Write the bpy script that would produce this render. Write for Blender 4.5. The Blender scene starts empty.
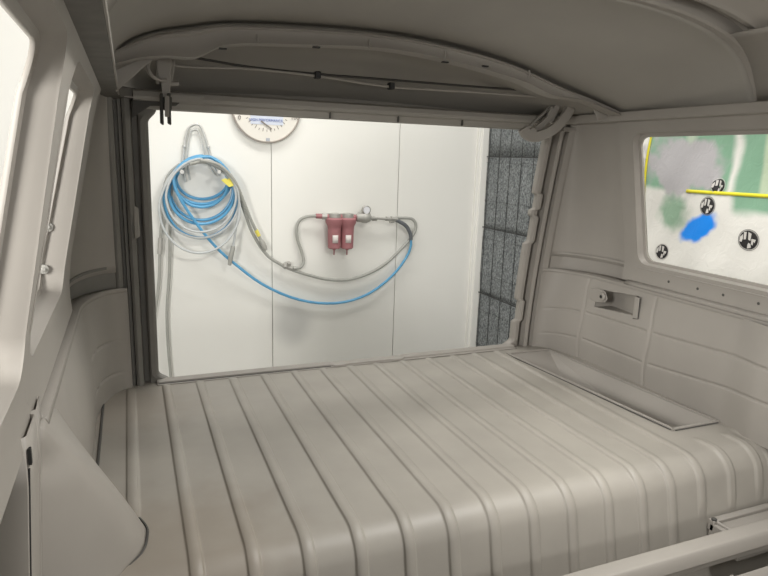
import bpy, math, random
from mathutils import Vector, Matrix
random.seed(7)
scene = bpy.context.scene
COL = scene.collection

# ------------------------------------------------------------------ camera
VX, VY, CX, CY = (1900.0, 205.0), (127.0, 150.0), 384.0, 288.0
ax, ay = VX[0]-CX, VX[1]-CY
bx_, by_ = VY[0]-CX, VY[1]-CY
F = math.sqrt(-(ax*bx_+ay*by_))
Xc = Vector((ax, ay, F)).normalized()
Yc = Vector((bx_, by_, F)).normalized()
Zc = Xc.cross(Yc)
if Zc.y > 0: Zc = -Zc
CAM = Vector((0, 0, .65))          # metres; deck surface is z = 0
def c2w(c): return Vector((Xc.dot(c), Yc.dot(c), Zc.dot(c)))
cam = bpy.data.objects.new('camera', bpy.data.cameras.new('camera'))
COL.objects.link(cam)
right, down, fwd = c2w(Vector((1,0,0))), c2w(Vector((0,1,0))), c2w(Vector((0,0,1)))
M = Matrix.Identity(4)
for i in range(3):
    M[i][0], M[i][1], M[i][2], M[i][3] = right[i], -down[i], -fwd[i], CAM[i]
cam.matrix_world = M
cam.data.sensor_width = 36; cam.data.lens = F/768*36
cam.data.clip_start = .02
scene.camera = cam
def ray(u, v): return c2w(Vector((u-CX, v-CY, F)))
def aty(u, v, y):
    d = ray(u, v); return CAM + d*((y-CAM.y)/d.y)
def atx(u, v, x):
    d = ray(u, v); return CAM + d*((x-CAM.x)/d.x)
def atz(u, v, z):
    d = ray(u, v); return CAM + d*((z-CAM.z)/d.z)

# ------------------------------------------------------------------ light
w = bpy.data.worlds.new('booth_light'); scene.world = w; w.use_nodes = True
bg = w.node_tree.nodes['Background']
bg.inputs[0].default_value = (1, .985, .95, 1); bg.inputs[1].default_value = .26
def area(name, loc, size, power, target, col=(1, .98, .94)):
    l = bpy.data.lights.new(name, 'AREA'); l.shape = 'RECTANGLE'; l.size, l.size_y = size
    l.energy = power; l.color = col
    o = bpy.data.objects.new(name, l); COL.objects.link(o); o.location = loc
    o.rotation_euler = (Vector(target)-Vector(loc)).to_track_quat('-Z', 'Y').to_euler()
    return o
area('booth_lamp_roof', (1.12, .48, 1.6), (.4, .35), 28, (.95, 1.0, 0))
area('booth_lamp_rear', (.7, 2.4, 2.5), (2.0, .4), 37, (.85, 3.3, .1))
area('fill_lamp_side', (-1.2, -.1, .85), (.5, .5), 54, (.1, .9, .55))  # added fill outside the left windows, brightens their reveals
area('booth_lamp_film', (1.80, 1.2, 2.4), (.25, 2.0), 16, (2.05, 1.6, .3))
area('fill_lamp_front', (.65, -2.6, .8), (1.3, .8), 34, (.65, 0, .8))  # added fill shining in through the windscreen, lifts header and roof bow
scene.view_settings.view_transform = 'Standard'; scene.view_settings.look = 'None'
scene.view_settings.gamma = 1; scene.view_settings.use_curve_mapping = False
scene.view_settings.exposure = 0.0

# ------------------------------------------------------------------ materials
def mat(name, col, rough=.6, metal=0, var=0.0, scale=8, bump=0.0, bscale=60, col2=None, spec=.5):
    m = bpy.data.materials.new(name); m.use_nodes = True
    nt = m.node_tree; b = nt.nodes['Principled BSDF']
    b.inputs['Base Color'].default_value = (*col, 1)
    b.inputs['Roughness'].default_value = rough; b.inputs['Metallic'].default_value = metal
    b.inputs['Specular IOR Level'].default_value = spec
    tc = nt.nodes.new('ShaderNodeTexCoord')
    if var or col2:
        n = nt.nodes.new('ShaderNodeTexNoise'); n.inputs['Scale'].default_value = scale
        n.inputs['Detail'].default_value = 5
        nt.links.new(tc.outputs['Object'], n.inputs['Vector'])
        r = nt.nodes.new('ShaderNodeValToRGB')
        r.color_ramp.elements[0].position = .3; r.color_ramp.elements[1].position = .7
        c2 = col2 or tuple(c*(1+var) for c in col)
        c1 = col if col2 else tuple(c*(1-var) for c in col)
        r.color_ramp.elements[0].color = (*c1, 1); r.color_ramp.elements[1].color = (*c2, 1)
        nt.links.new(n.outputs[0], r.inputs[0]); nt.links.new(r.outputs[0], b.inputs['Base Color'])
    if bump:
        n2 = nt.nodes.new('ShaderNodeTexNoise'); n2.inputs['Scale'].default_value = bscale
        n2.inputs['Detail'].default_value = 3
        nt.links.new(tc.outputs['Object'], n2.inputs['Vector'])
        bp = nt.nodes.new('ShaderNodeBump'); bp.inputs['Strength'].default_value = bump
        bp.inputs['Distance'].default_value = .01
        nt.links.new(n2.outputs[0], bp.inputs['Height']); nt.links.new(bp.outputs[0], b.inputs['Normal'])
    return m
PRIMER = mat('grey_primer', (.325, .302, .273), .52, var=.05, scale=5, bump=.05, bscale=9)
PRIMER_ROOF = mat('grey_primer_roof', (.320, .302, .272), .6, var=.06, scale=4, bump=.05, bscale=14)
RAILD = mat('shaded_rail_primer', (.13, .122, .108), .65, var=.15, scale=30)  # darkened primer copy: the left rail's shade is put into its colour
MIDP = mat('shaded_grey_primer', (.19, .182, .165), .6, var=.08, scale=12)  # shaded copy of the primer for left-side parts, shade held in the colour
DARKP = mat('bare_undercoat', (.075, .072, .066), .7, var=.1)
BLACK = mat('black_rubber', (.015, .015, .014), .6)
STEEL = mat('zinc_steel', (.55, .55, .53), .4, .3)
GALV = mat('galvanised_fitting', (.42, .41, .38), .5, .3)
WHITE = mat('booth_white', (.80, .79, .745), .45, var=.02, scale=2)
CABLE = mat('cable_steel', (.05, .048, .045), .5, .2)
CLIPM = mat('black_clip', (.02, .02, .02), .6)

# ------------------------------------------------------------------ mesh helpers
class MB:
    def __init__(s): s.v = []; s.f = []
    def add(s, vs, fs):
        o = len(s.v); s.v += [tuple(p) for p in vs]; s.f += [tuple(i+o for i in f) for f in fs]; return s
    def box(s, x0, x1, y0, y1, z0, z1):
        vs = [(x, y, z) for x in (x0, x1) for y in (y0, y1) for z in (z0, z1)]
        return s.add(vs, [(0,1,3,2),(4,6,7,5),(0,4,5,1),(2,3,7,6),(0,2,6,4),(1,5,7,3)])
    def grid(s, nu, nv, fn, closeu=False, skip=None):
        vs = [fn(i, j) for i in range(nu) for j in range(nv)]
        fs = []
        for i in range(nu if closeu else nu-1):
            for j in range(nv-1):
                if skip and skip(i, j): continue
                a, b = i*nv+j, ((i+1) % nu)*nv+j
                fs.append((a, b, b+1, a+1))
        return s.add(vs, fs)
    def tube(s, pts, r, n=8, closed=False, cap=True):
        pts = [Vector(p) for p in pts]; m = len(pts)
        rs = r if isinstance(r, (list, tuple)) else [r]*m
        vs = []; up = None
        for i, p in enumerate(pts):
            if closed: t = pts[(i+1) % m]-pts[i-1]
            else: t = pts[min(i+1, m-1)]-pts[max(i-1, 0)]
            if t.length < 1e-9: t = Vector((0,0,1))
            t.normalize()
            if up is None:
                up = t.cross(Vector((0,0,1)) if abs(t.z) < .9 else Vector((1,0,0))).normalized()
            else:
                up = (up-t*up.dot(t))
                up = up.normalized() if up.length > 1e-6 else t.orthogonal().normalized()
            sd = t.cross(up)
            for k in range(n):
                a = 2*math.pi*k/n
                vs.append(p+up*(math.cos(a)*rs[i])+sd*(math.sin(a)*rs[i]))
        fs = []
        for i in range(m if closed else m-1):
            for k in range(n):
                a, b = i*n, ((i+1) % m)*n
                fs.append((a+k, a+(k+1) % n, b+(k+1) % n, b+k))
        if cap and not closed:
            fs.append(tuple(range(n))[::-1]); fs.append(tuple((m-1)*n+k for k in range(n)))
        return s.add(vs, fs)
    def lathe(s, c, axis, prof, n=20):
        c = Vector(c); ax_ = Vector(axis).normalized(); u = ax_.orthogonal().normalized(); v = ax_.cross(u)
        vs = []
        for (r, h) in prof:
            for k in range(n):
                a = 2*math.pi*k/n
                vs.append(c+ax_*h+u*(math.cos(a)*r)+v*(math.sin(a)*r))
        fs = []
        for i in range(len(prof)-1):
            for k in range(n):
                fs.append((i*n+k, i*n+(k+1) % n, (i+1)*n+(k+1) % n, (i+1)*n+k))
        fs.append(tuple(range(n))[::-1]); fs.append(tuple((len(prof)-1)*n+k for k in range(n)))
        return s.add(vs, fs)
    def prism(s, poly, vec):
        poly = [Vector(p) for p in poly]; n = len(poly); v = Vector(vec)
        fs = [tuple(range(n))[::-1], tuple(range(n, 2*n))]
        fs += [(i, (i+1) % n, n+(i+1) % n, n+i) for i in range(n)]
        return s.add(poly+[p+v for p in poly], fs)
    def build(s, name, m, parent=None, bevel=0, solid=0, smooth=True, offset=1, seg=2, angle=40):
        me = bpy.data.meshes.new(name); me.from_pydata(s.v, [], s.f); me.materials.append(m)
        import bmesh
        bm = bmesh.new(); bm.from_mesh(me)
        bmesh.ops.recalc_face_normals(bm, faces=bm.faces); bm.to_mesh(me); bm.free()
        o = bpy.data.objects.new(name, me); COL.objects.link(o)
        if parent: o.parent = parent
        if solid:
            md = o.modifiers.new('t', 'SOLIDIFY'); md.thickness = solid; md.offset = offset
        if bevel:
            md = o.modifiers.new('b', 'BEVEL'); md.width = bevel; md.segments = seg; md.limit_method = 'ANGLE'
            md.angle_limit = math.radians(35)
        if smooth:
            me.polygons.foreach_set('use_smooth', [True]*len(me.polygons))
            me.set_sharp_from_angle(angle=math.radians(angle))
        return o
def tag(o, label=None, cat=None, group=None, kind=None):
    if label: o['label'] = label
    if cat: o['category'] = cat
    if group: o['group'] = group
    if kind: o['kind'] = kind
    return o
def empty(name, loc=(0,0,0)):
    o = bpy.data.objects.new(name, None); COL.objects.link(o); o.location = loc; o.empty_display_size = .05
    return o
def copy_to(o, parent):
    c = o.copy(); COL.objects.link(c); c.parent = parent; return c
def spline(ps, per=8, closed=False):
    ps = [Vector(p) for p in ps]; n = len(ps); out = []
    rng = range(n) if closed else range(n-1)
    for i in rng:
        if closed: p0, p1, p2, p3 = ps[i-1], ps[i], ps[(i+1) % n], ps[(i+2) % n]
        else: p0, p1, p2, p3 = ps[max(i-1,0)], ps[i], ps[i+1], ps[min(i+2,n-1)]
        for k in range(per):
            t = k/per
            out.append(.5*((2*p1)+(p2-p0)*t+(2*p0-5*p1+4*p2-p3)*t*t+(3*p1-p0-3*p2+p3)*t**3))
    if not closed: out.append(ps[-1])
    return out
def interp(x, xs, ys):
    if x <= xs[0]: return ys[0]
    for i in range(len(xs)-1):
        if x <= xs[i+1]:
            t = (x-xs[i])/(xs[i+1]-xs[i]); return ys[i]+(ys[i+1]-ys[i])*t
    return ys[-1]
def sinterp(x, xs, ys):     # smooth (monotone-ish) interpolation
    n = len(xs)
    if x <= xs[0]: return ys[0]
    if x >= xs[-1]: return ys[-1]
    for i in range(n-1):
        if x <= xs[i+1]: break
    def sl(k):
        if k <= 0: return (ys[1]-ys[0])/(xs[1]-xs[0])
        if k >= n-1: return (ys[-1]-ys[-2])/(xs[-1]-xs[-2])
        return (ys[k+1]-ys[k-1])/(xs[k+1]-xs[k-1])
    h = xs[i+1]-xs[i]; t = (x-xs[i])/h
    return ((2*t**3-3*t*t+1)*ys[i]+(t**3-2*t*t+t)*h*sl(i)+(-2*t**3+3*t*t)*ys[i+1]+(t**3-t*t)*h*sl(i+1))
def sstep(a, b, x):
    t = min(1, max(0, (x-a)/(b-a))) if a != b else (1 if x > a else 0)
    return t*t*(3-2*t)
def frange(a, b, n): return [a+(b-a)*i/(n-1) for i in range(n)]

# ================================================================== SETTING: the spray booth
BY = 3.4          # rear booth wall
BX = 2.09         # booth side wall
FZ = -.85
# rear wall of big white steel panels, with one grey overspray smudge
wm = mat('booth_wall_panel', (.80, .79, .745), .4, var=.015, scale=1.5)
nt = wm.node_tree; bs = nt.nodes['Principled BSDF']
src = bs.inputs['Base Color'].links[0].from_socket
tc = nt.nodes.new('ShaderNodeTexCoord')
sm = aty(292, 322, BY)
def blob(nt, tcout, c, r, soft=1.0, rot=0, axis='X', noise=.25, nscale=6):
    """mask 1 inside an irregular ellipse"""
    mp = nt.nodes.new('ShaderNodeMapping'); mp.vector_type = 'TEXTURE'
    mp.inputs['Location'].default_value = c
    mp.inputs['Rotation'].default_value = (rot, 0, 0) if axis == 'X' else (0, rot, 0)
    mp.inputs['Scale'].default_value = r
    nz = nt.nodes.new('ShaderNodeTexNoise'); nz.inputs['Scale'].default_value = nscale
    nt.links.new(tcout, nz.inputs['Vector'])
    nt.links.new(tcout, mp.inputs['Vector'])
    ln = nt.nodes.new('ShaderNodeVectorMath'); ln.operation = 'LENGTH'
    nt.links.new(mp.outputs[0], ln.inputs[0])
    ad = nt.nodes.new('ShaderNodeMath'); ad.operation = 'MULTIPLY_ADD'; ad.inputs[1].default_value = noise*2
    nt.links.new(nz.outputs[0], ad.inputs[0])
    sb = nt.nodes.new('ShaderNodeMath'); sb.operation = 'ADD'; sb.inputs[1].default_value = -noise
    nt.links.new(ln.outputs['Value'], sb.inputs[0]); nt.links.new(sb.outputs[0], ad.inputs[2])
    mr = nt.nodes.new('ShaderNodeMapRange'); mr.interpolation_type = 'SMOOTHSTEP'
    mr.inputs['From Min'].default_value = 1+soft*.5; mr.inputs['From Max'].default_value = max(0, 1-soft*.5)
    nt.links.new(ad.outputs[0], mr.inputs['Value'])
    return mr.outputs[0]
def mixc(nt, fac, a, b, k=1.0):
    mx = nt.nodes.new('ShaderNodeMix'); mx.data_type = 'RGBA'
    if k != 1.0:
        mu = nt.nodes.new('ShaderNodeMath'); mu.operation = 'MULTIPLY'; mu.inputs[1].default_value = k
        nt.links.new(fac, mu.inputs[0]); fac = mu.outputs[0]
    nt.links.new(fac, mx.inputs[0])
    if isinstance(a, tuple): mx.inputs[6].default_value = (*a, 1)
    else: nt.links.new(a, mx.inputs[6])
    if isinstance(b, tuple): mx.inputs[7].default_value = (*b, 1)
    else: nt.links.new(b, mx.inputs[7])
    return mx.outputs[2]
mk = blob(nt, tc.outputs['Object'], (sm.x, BY, sm.z), (.10, 1, .12), 1.2)
nt.links.new(mixc(nt, mk, src, (.42, .42, .41), .55), bs.inputs['Base Color'])
seams = [aty(272, 250, BY).x, aty(396, 250, BY).x]
pitch = seams[1]-seams[0]
b = MB(); xs = [seams[0]+pitch*k for k in range(-6, 3)]
xs[-1] = BX
for i in range(len(xs)-1):
    b.box(xs[i]+.0016, xs[i+1]-.0016, BY, BY+.05, FZ, 2.4)
tag(b.build('wall_rear', wm, bevel=.002), kind='structure')
tag(MB().box(xs[0], BX, BY+.008, BY+.06, FZ, 2.4).build('trim_1', mat('panel_joint', (.30, .29, .27), .8)), kind='structure')
tag(MB().box(-3.2, BX+.1, -3.0, BY+.06, FZ-.05, FZ).build('floor', mat('booth_floor', (.45, .44, .42), .6, var=.1, scale=3)), kind='structure')
tag(MB().box(-3.25, -3.2, -3.0, BY, FZ, 2.4).build('wall_left', WHITE), kind='structure')
tag(MB().box(BX+.04, BX+.09, -3.0, BY, FZ, 2.4).build('wall_right', WHITE), kind='structure')
# corner column
b = MB(); xq = aty(476, 250, BY-.035).x
b.box(xq, BX+.04, BY-.035, BY, FZ, 2.4)
b.box(xq-.018, xq+.004, BY-.02, BY, FZ, 2.4)
tag(b.build('trim_2', WHITE, bevel=.004), kind='structure')

# exhaust filter bank on the side wall
fb = empty('exhaust_filter_bank', (BX, 2.7, FZ))
tag(fb, 'dark grey speckled exhaust filter panel held by wires, in the booth corner beyond the hatch', 'air filter')
fm = mat('filter_fibre', (.10, .115, .118), .9, bump=.9, bscale=120)
nt = fm.node_tree; bs = nt.nodes['Principled BSDF']; tc = nt.nodes['Texture Coordinate']
n1 = nt.nodes.new('ShaderNodeTexNoise'); n1.inputs['Scale'].default_value = 130; n1.inputs['Detail'].default_value = 6
n1.inputs['Roughness'].default_value = .75
mp = nt.nodes.new('ShaderNodeMapping'); mp.inputs['Scale'].default_value = (1, .8, .55)
nt.links.new(tc.outputs['Object'], mp.inputs[0]); nt.links.new(mp.outputs[0], n1.inputs['Vector'])
cr = nt.nodes.new('ShaderNodeValToRGB'); cr.color_ramp.elements[0].position = .40; cr.color_ramp.elements[1].position = .62
cr.color_ramp.elements[0].color = (.085, .095, .10, 1); cr.color_ramp.elements[1].color = (.34, .36, .36, 1)
nt.links.new(n1.outputs[0], cr.inputs[0]); nt.links.new(cr.outputs[0], bs.inputs['Base Color'])
def P(o, base):   # child vertices are in world metres: cancel the parent's offset
    if o.parent is base: o.matrix_parent_inverse = Matrix.Translation(-Vector(base.location))
    return o
zl = [1.9, atx(483,156.7,BX).z, atx(483,226,BX).z, atx(481,291,BX).z, FZ+.02]
zl.insert(4, zl[3]-(zl[2]-zl[3])*1.0)
for i in range(len(zl)-1):
    def fn(a, c, z0=zl[i+1], z1=zl[i]):
        y = 2.22+(BY-.037-2.22)*a/40; z = z0+(z1-z0)*c/12
        e = min(1, min(c, 12-c)/2.5)
        return (BX-.005*e+.001*math.sin(a*.9+z*9), y, z)
    o = MB().grid(41, 13, fn).build('filter_mat', fm, fb, solid=.02, offset=-1); P(o, fb)
for i in range(1, 5):
    pts = [(BX-.031+.002*math.sin(k*1.3), 2.22+(BY-.04-2.22)*k/12, zl[i]) for k in range(13)]
    P(MB().tube(pts, .0036, 6).build('retaining_wire', mat('dark_wire', (.02,.02,.02), .5) if i == 1 else bpy.data.materials['dark_wire'], fb), fb)
wb = MB()
for k in range(12):
    y = 2.3+k*.115
    wb.tube([(BX-.031, y, z) for z in frange(FZ+.05, 1.85, 16)], .0018, 5)
for z in frange(FZ+.1, 1.8, 12):
    wb.tube([(BX-.031, y, z+.004*math.sin(y*30)) for y in frange(2.25, BY-.04, 12)], .001, 5)
P(wb.build('wire_grid', bpy.data.materials['dark_wire'], fb), fb)
P(MB().box(BX-.022, BX+.03, 2.19, 2.22, FZ, 1.9).build('filter_frame', GALV, fb, bevel=.002), fb)

# masking film with paint tests
film = empty('masking_film', (BX, 1.3, FZ))
tag(film, 'white masking film with green, grey and blue spray patches, seen through the side window', 'masking film')
FX = BX-.03
mf = mat('film_with_paint', (.80, .785, .74), .55, var=.015, scale=3)
nt = mf.node_tree; bs = nt.nodes['Principled BSDF']; tc = nt.nodes['Texture Coordinate']; T = tc.outputs['Object']
cur = bs.inputs['Base Color'].links[0].from_socket
def fp(u, v): return atx(u, v, FX)
def ell(u0, v0, u1, v1):
    a, c = fp(u0, v0), fp(u1, v1); return (FX, (a.y+c.y)/2, (a.z+c.z)/2), (1, abs(a.y-c.y)/2, abs(a.z-c.z)/2)
def rectmask(y0, y1, z0, z1, soft):
    sp = nt.nodes.new('ShaderNodeSeparateXYZ'); nt.links.new(T, sp.inputs[0])
    nz = nt.nodes.new('ShaderNodeTexNoise'); nz.inputs['Scale'].default_value = 7; nt.links.new(T, nz.inputs['Vector'])
    out = None
    for ch, lo, hi in ((1, y0, y1), (2, z0, z1)):
        for val, sgn in ((lo, 1), (hi, -1)):
            j = nt.nodes.new('ShaderNodeMath'); j.operation = 'MULTIPLY_ADD'; j.inputs[1].default_value = soft*1.2
            nt.links.new(nz.outputs[0], j.inputs[0]); nt.links.new(sp.outputs[ch], j.inputs[2])
            mr = nt.nodes.new('ShaderNodeMapRange'); mr.interpolation_type = 'SMOOTHSTEP'
            c = val+soft*.6
            mr.inputs['From Min'].default_value = c-sgn*soft/2; mr.inputs['From Max'].default_value = c+sgn*soft/2
            nt.links.new(j.outputs[0], mr.inputs['Value'])
            if out is None: out = mr.outputs[0]
            else:
                mu = nt.nodes.new('ShaderNodeMath'); mu.operation = 'MULTIPLY'
                nt.links.new(out, mu.inputs[0]); nt.links.new(mr.outputs[0], mu.inputs[1]); out = mu.outputs[0]
    return out
ztape = fp(700, 193).z
GREEN = (.15, .36, .22)
cur = mixc(nt, rectmask(fp(734,160).y, fp(648,160).y, ztape+.005, 1.3, .03), cur, GREEN, .88)
cur = mixc(nt, rectmask(.9, fp(741,160).y, fp(741,213).z, 1.3, .04), cur, GREEN, .88)
cur = mixc(nt, rectmask(fp(692,160).y-.01, fp(690,140).y+.015, fp(692,150).z, 1.3, .03), cur, (.72,.74,.62), .5)
cur = mixc(nt, rectmask(.9, fp(766,150).y, ztape, 1.3, .02), cur, (.62,.68,.5), .7)
c, r = ell(648, 140, 724, 197); cur = mixc(nt, blob(nt, T, c, r, .45, noise=1.0, nscale=10), cur, (.46,.44,.46), .97)
c, r = ell(660, 196, 686, 232); cur = mixc(nt, blob(nt, T, c, r, .9, noise=.6, nscale=14), cur, (.20,.38,.24), .85)
c, r = ell(681, 214, 718, 243); cur = mixc(nt, blob(nt, T, c, (1, r[1]*1.0, r[2]*.98), .5, rot=math.radians(-30), noise=.5, nscale=16), cur, (.0,.26,.92), 1.0)
nt.links.new(cur, bs.inputs['Base Color'])
nb_ = nt.nodes.new('ShaderNodeTexNoise'); nb_.inputs['Scale'].default_value = 22; nb_.inputs['Detail'].default_value = 6; nb_.inputs['Distortion'].default_value = 1.5
nt.links.new(T, nb_.inputs['Vector'])
bb_ = nt.nodes.new('ShaderNodeBump'); bb_.inputs['Strength'].default_value = .2; bb_.inputs['Distance'].default_value = .012
nt.links.new(nb_.outputs[0], bb_.inputs['Height']); nt.links.new(bb_.outputs[0], bs.inputs['Normal'])
# crumpled sheet
def ffn(i, j):
    y = .2+(fp(640,200).y+.03-.2)*i/120; z = FZ+.1+(1.9-FZ-.1)*j/120
    d = .006*math.sin(y*9+z*4)+.004*math.sin(z*17-y*6)+.0025*math.sin(y*37+z*23)
    d += .008*math.exp(-((y-fp(715,185).y)**2+(z-fp(715,185).z)**2)/.0009)*math.sin(y*120)
    return (FX+d, y, z)
P(MB().grid(121, 121, ffn).build('film_sheet', mf, film, solid=.002), film)
YEL = mat('yellow_tape', (.78, .70, .03), .5)
def dsurf(y, z):
    return (.006*math.sin(y*9+z*4)+.004*math.sin(z*17-y*6)+.0025*math.sin(y*37+z*23)
            + .008*math.exp(-((y-fp(715,185).y)**2+(z-fp(715,185).z)**2)/.0009)*math.sin(y*120))
def tape(name, p0, p1, wdt, lab):
    b = MB(); a = Vector(p0); c = Vector(p1); d = (c-a).normalized(); n = Vector((1,0,0)).cross(d)
    def fn(i, j):
        p = a+(c-a)*i/40+n*((j-.5)*wdt)
        y, z = p.y, p.z
        dd = .006*math.sin(y*9+z*4)+.004*math.sin(z*17-y*6)+.0025*math.sin(y*37+z*23)
        return (FX+dd-.004, y, z)
    o = b.grid(41, 2, fn).build(name, YEL, film, solid=.0006); o['label'] = lab; P(o, film)
tape('masking_tape', (FX, fp(688,191).y, fp(688,191).z), (FX, .9, ztape+.012), .013, 'yellow tape running along the film')
tape('masking_tape', (FX, fp(652,138).y+.005, fp(652,128).z), (FX, fp(641,205).y, fp(641,205).z), .011, 'yellow tape up the film edge')
INK = mat('black_ink', (.02,.018,.018), .6); PALE = mat('print_pale', (.62,.60,.57), .6)
for (u, v, rr) in ((709.5, 206, 9.6), (749, 240, 11), (662.5, 251.5, 8.2), (720, 186, 8)):
    p = fp(u, v); R_ = fp(u, v-rr).z-p.z
    def sd(y, z): return FX+.006*math.sin(y*9+z*4)+.004*math.sin(z*17-y*6)+.0025*math.sin(y*37+z*23)
    def disc(r0, r1, dx):
        return MB().grid(33, 7, lambda i, j: (lambda y, z: (FX+dsurf(y, z)-dx, y, z))(p.y+math.cos(i*math.pi/16)*(r0+(r1-r0)*j/6), p.z+math.sin(i*math.pi/16)*(r0+(r1-r0)*j/6)))
    lg = disc(.0005, R_*.88, .0016).build('printed_logo', INK, film, solid=.0005); lg['label'] = 'black round logo printed on the film'; P(lg, film)
    q = MB(); dx = .0035
    def poly(pts):
        q.prism([(FX+dsurf(p.y-a*R_,p.z+b_*R_)-dx, p.y-a*R_, p.z+b_*R_) for a, b_ in pts], (-.0004, 0, 0))
    poly([(-.42,.70),(-.16,.74),(-.2,.05),(-.4,.0)])
    poly([(.0,.74),(.3,.62),(.22,-.05),(.02,.05)])
    poly([(.32,.15),(.72,.1),(.62,-.2),(.5,-.1),(.45,-.45),(.3,-.35)])
    poly([(.05,-.25),(.25,-.35),(.3,-.7),(-.05,-.8),(-.02,-.45)])
    poly([(-.78,.2),(-.5,.5),(-.48,.1),(-.6,-.25),(-.8,-.2)])
    gq = q.build('logo_mark', PALE, lg, smooth=False); P(gq, film)
    rg = disc(R_*.94, R_*1.0, .0016).build('logo_ring', PALE if rr < 9 else mat('ring_grey', (.25,.24,.23), .6), lg, solid=.0004); P(rg, film)

# ================================================================== hoses and air line on the booth wall
def W(u, v, off=.03): return aty(u, v, BY-off)
BLUE = mat('blue_hose', (.10, .33, .56), .35, col2=(.12,.38,.62), scale=20)
GREYH = mat('grey_hose', (.36, .36, .33), .5, var=.05, scale=30)
GREYL = mat('light_grey_hose', (.50, .52, .52), .45, var=.05, scale=30)
YTAG = mat('yellow_tag', (.75, .66, .12), .6)
# rack
rk = empty('hose_rack', W(200, 165, 0))
tag(rk, 'bent steel wire hose rack screwed to the white wall, arch over the coil', 'hose rack')
pts = spline([W(186,182,.012), W(183,160,.014), W(187,132,.014), W(193,125,.014), W(200,126,.014), W(206,140,.014), W(213,165,.014), W(219,176,.02)], 8)
P(MB().tube(pts, .006, 8).build('wire_arch', STEEL, rk), rk)
pts = spline([W(190,180,.012), W(187,158,.014), W(190,134,.014), W(194,130,.014), W(198,131,.014), W(202,143,.014), W(208,163,.014), W(215,175,.02)], 8)
P(MB().tube(pts, .004, 8).build('wire_arch', STEEL, rk), rk)
for u, v in ((182, 172), (219, 172)):
    b = MB().tube([W(u, v, .0), W(u, v, .15)], .006, 10); b.lathe(W(u, v, .15), (0,-1,0), [(.010,0),(.0115,.003),(.009,.008)], 12)
    P(b.build('peg', STEEL, rk), rk)
for u, v in ((184, 146), (208, 147)):
    P(MB().lathe(W(u, v, .0), (0,-1,0), [(.009,0),(.009,.022),(.005,.026)], 10).build('screw', STEEL, rk), rk)
def loop(cx, top, bot, l, r_, off, n=28, a0=90, a1=450):
    out = []
    for k in range(n):
        a = math.radians(a0+(a1-a0)*k/n)
        hw = (r_-l)/2; x = (l+r_)/2+hw*math.cos(a)*(1-.10*max(0, math.sin(a))); y = (top+bot)/2-(bot-top)/2*math.sin(a)
        out.append(W(x+cx, y, off))
    return out
# blue hose: coil turns, then the long sagging run to the filter outlet
bh = empty('air_hose', W(200, 210, .05))
tag(bh, 'bright blue air hose coiled on the rack with a long sagging tail', 'air hose')
ps = []
for (top, bot, l, r_, off) in ((156,199,176,229,.035),(157,204,173,231,.055),(158,207,175,228,.075),(158,220,170,233,.05),(157,238,164,238,.065),(156,224,168,235,.085)):
    ps += loop(0, top, bot, l, r_, off)
ps += [W(u, v, o) for u, v, o in ((188,160,.10),(176,172,.11),(174,184,.11),(181,200,.11),(194,220,.10),(207,237,.09),(221,252,.07),(240,268,.05),(262,284,.04),(290,297,.03),(318,303,.03),(345,302,.03),(370,293,.03),(392,276,.03),(406,258,.035),(411,245,.05),(410,234,.05))]
P(MB().tube(spline(ps, 3), .0078, 8).build('hose_tube', BLUE, bh), bh)
P(MB().tube(spline([W(411,240,.05), W(410,233,.05), W(406,226,.05), W(400,222,.05), W(394,219,.05)], 6), .0115, 10).build('hose_sleeve', mat('dark_sleeve', (.12,.13,.14), .5), bh), bh)
# light grey hose coiled with it
gh = empty('air_hose', W(200, 230, .05))
tag(gh, 'pale grey air hose coiled outside the blue one, its plain end hanging lower right', 'air hose')
ps = []
for (top, bot, l, r_, off) in ((160,238,161,239,.10),(162,253,159,240,.11),(159,232,166,236,.12)):
    ps += loop(0, top, bot, l, r_, off)
ps += [W(u, v, o) for u, v, o in ((204,161,.13),(220,167,.13),(231,178,.13),(238,192,.12),(239,208,.11),(236,228,.10),(233,248,.09),(230,262,.08))]
P(MB().tube(spline(ps, 3), .0060, 8).build('hose_tube', GREYL, gh), gh)
P(MB().tube([W(233,246,.09), W(232.5,250,.09), W(230.5,258,.085), W(229.5,265,.08)], [.011,.013,.013,.010], 10).build('hose_end', GREYH, gh), gh)
# darker grey hose from the rack to the tee and on to the outlet (long sag)
dh = empty('air_hose', W(280, 260, .04))
tag(dh, 'dark grey air hose sweeping from the rack under the red filters up to the outlet', 'air hose')
ps = [W(u, v, o) for u, v, o in ((190,164,.12),(205,162,.125),(222,170,.11),(235,187,.09),(244,210,.06),(252,232,.05),(266,254,.04),(280,264,.035),(290,269,.035),(305,274,.035),(325,279,.035),(345,280,.035),(365,275,.035),(385,264,.035),(402,248,.035),(413,235,.035),(416,226,.035),(412,219,.035),(402,218,.035),(396,218,.035))]
P(MB().tube(spline(ps, 6), .0088, 8).build('hose_tube', GREYH, dh), dh)
P(MB().tube([W(228,179,.12), W(232,186,.12)], .0115, 8).build('yellow_wrap', YTAG, dh), dh)
P(MB().prism([W(221,180,.13), W(226,178,.13), W(233,186,.13), W(229,187,.13)], (0,-.004,0)).build('yellow_tag', YTAG, dh), dh)
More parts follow.
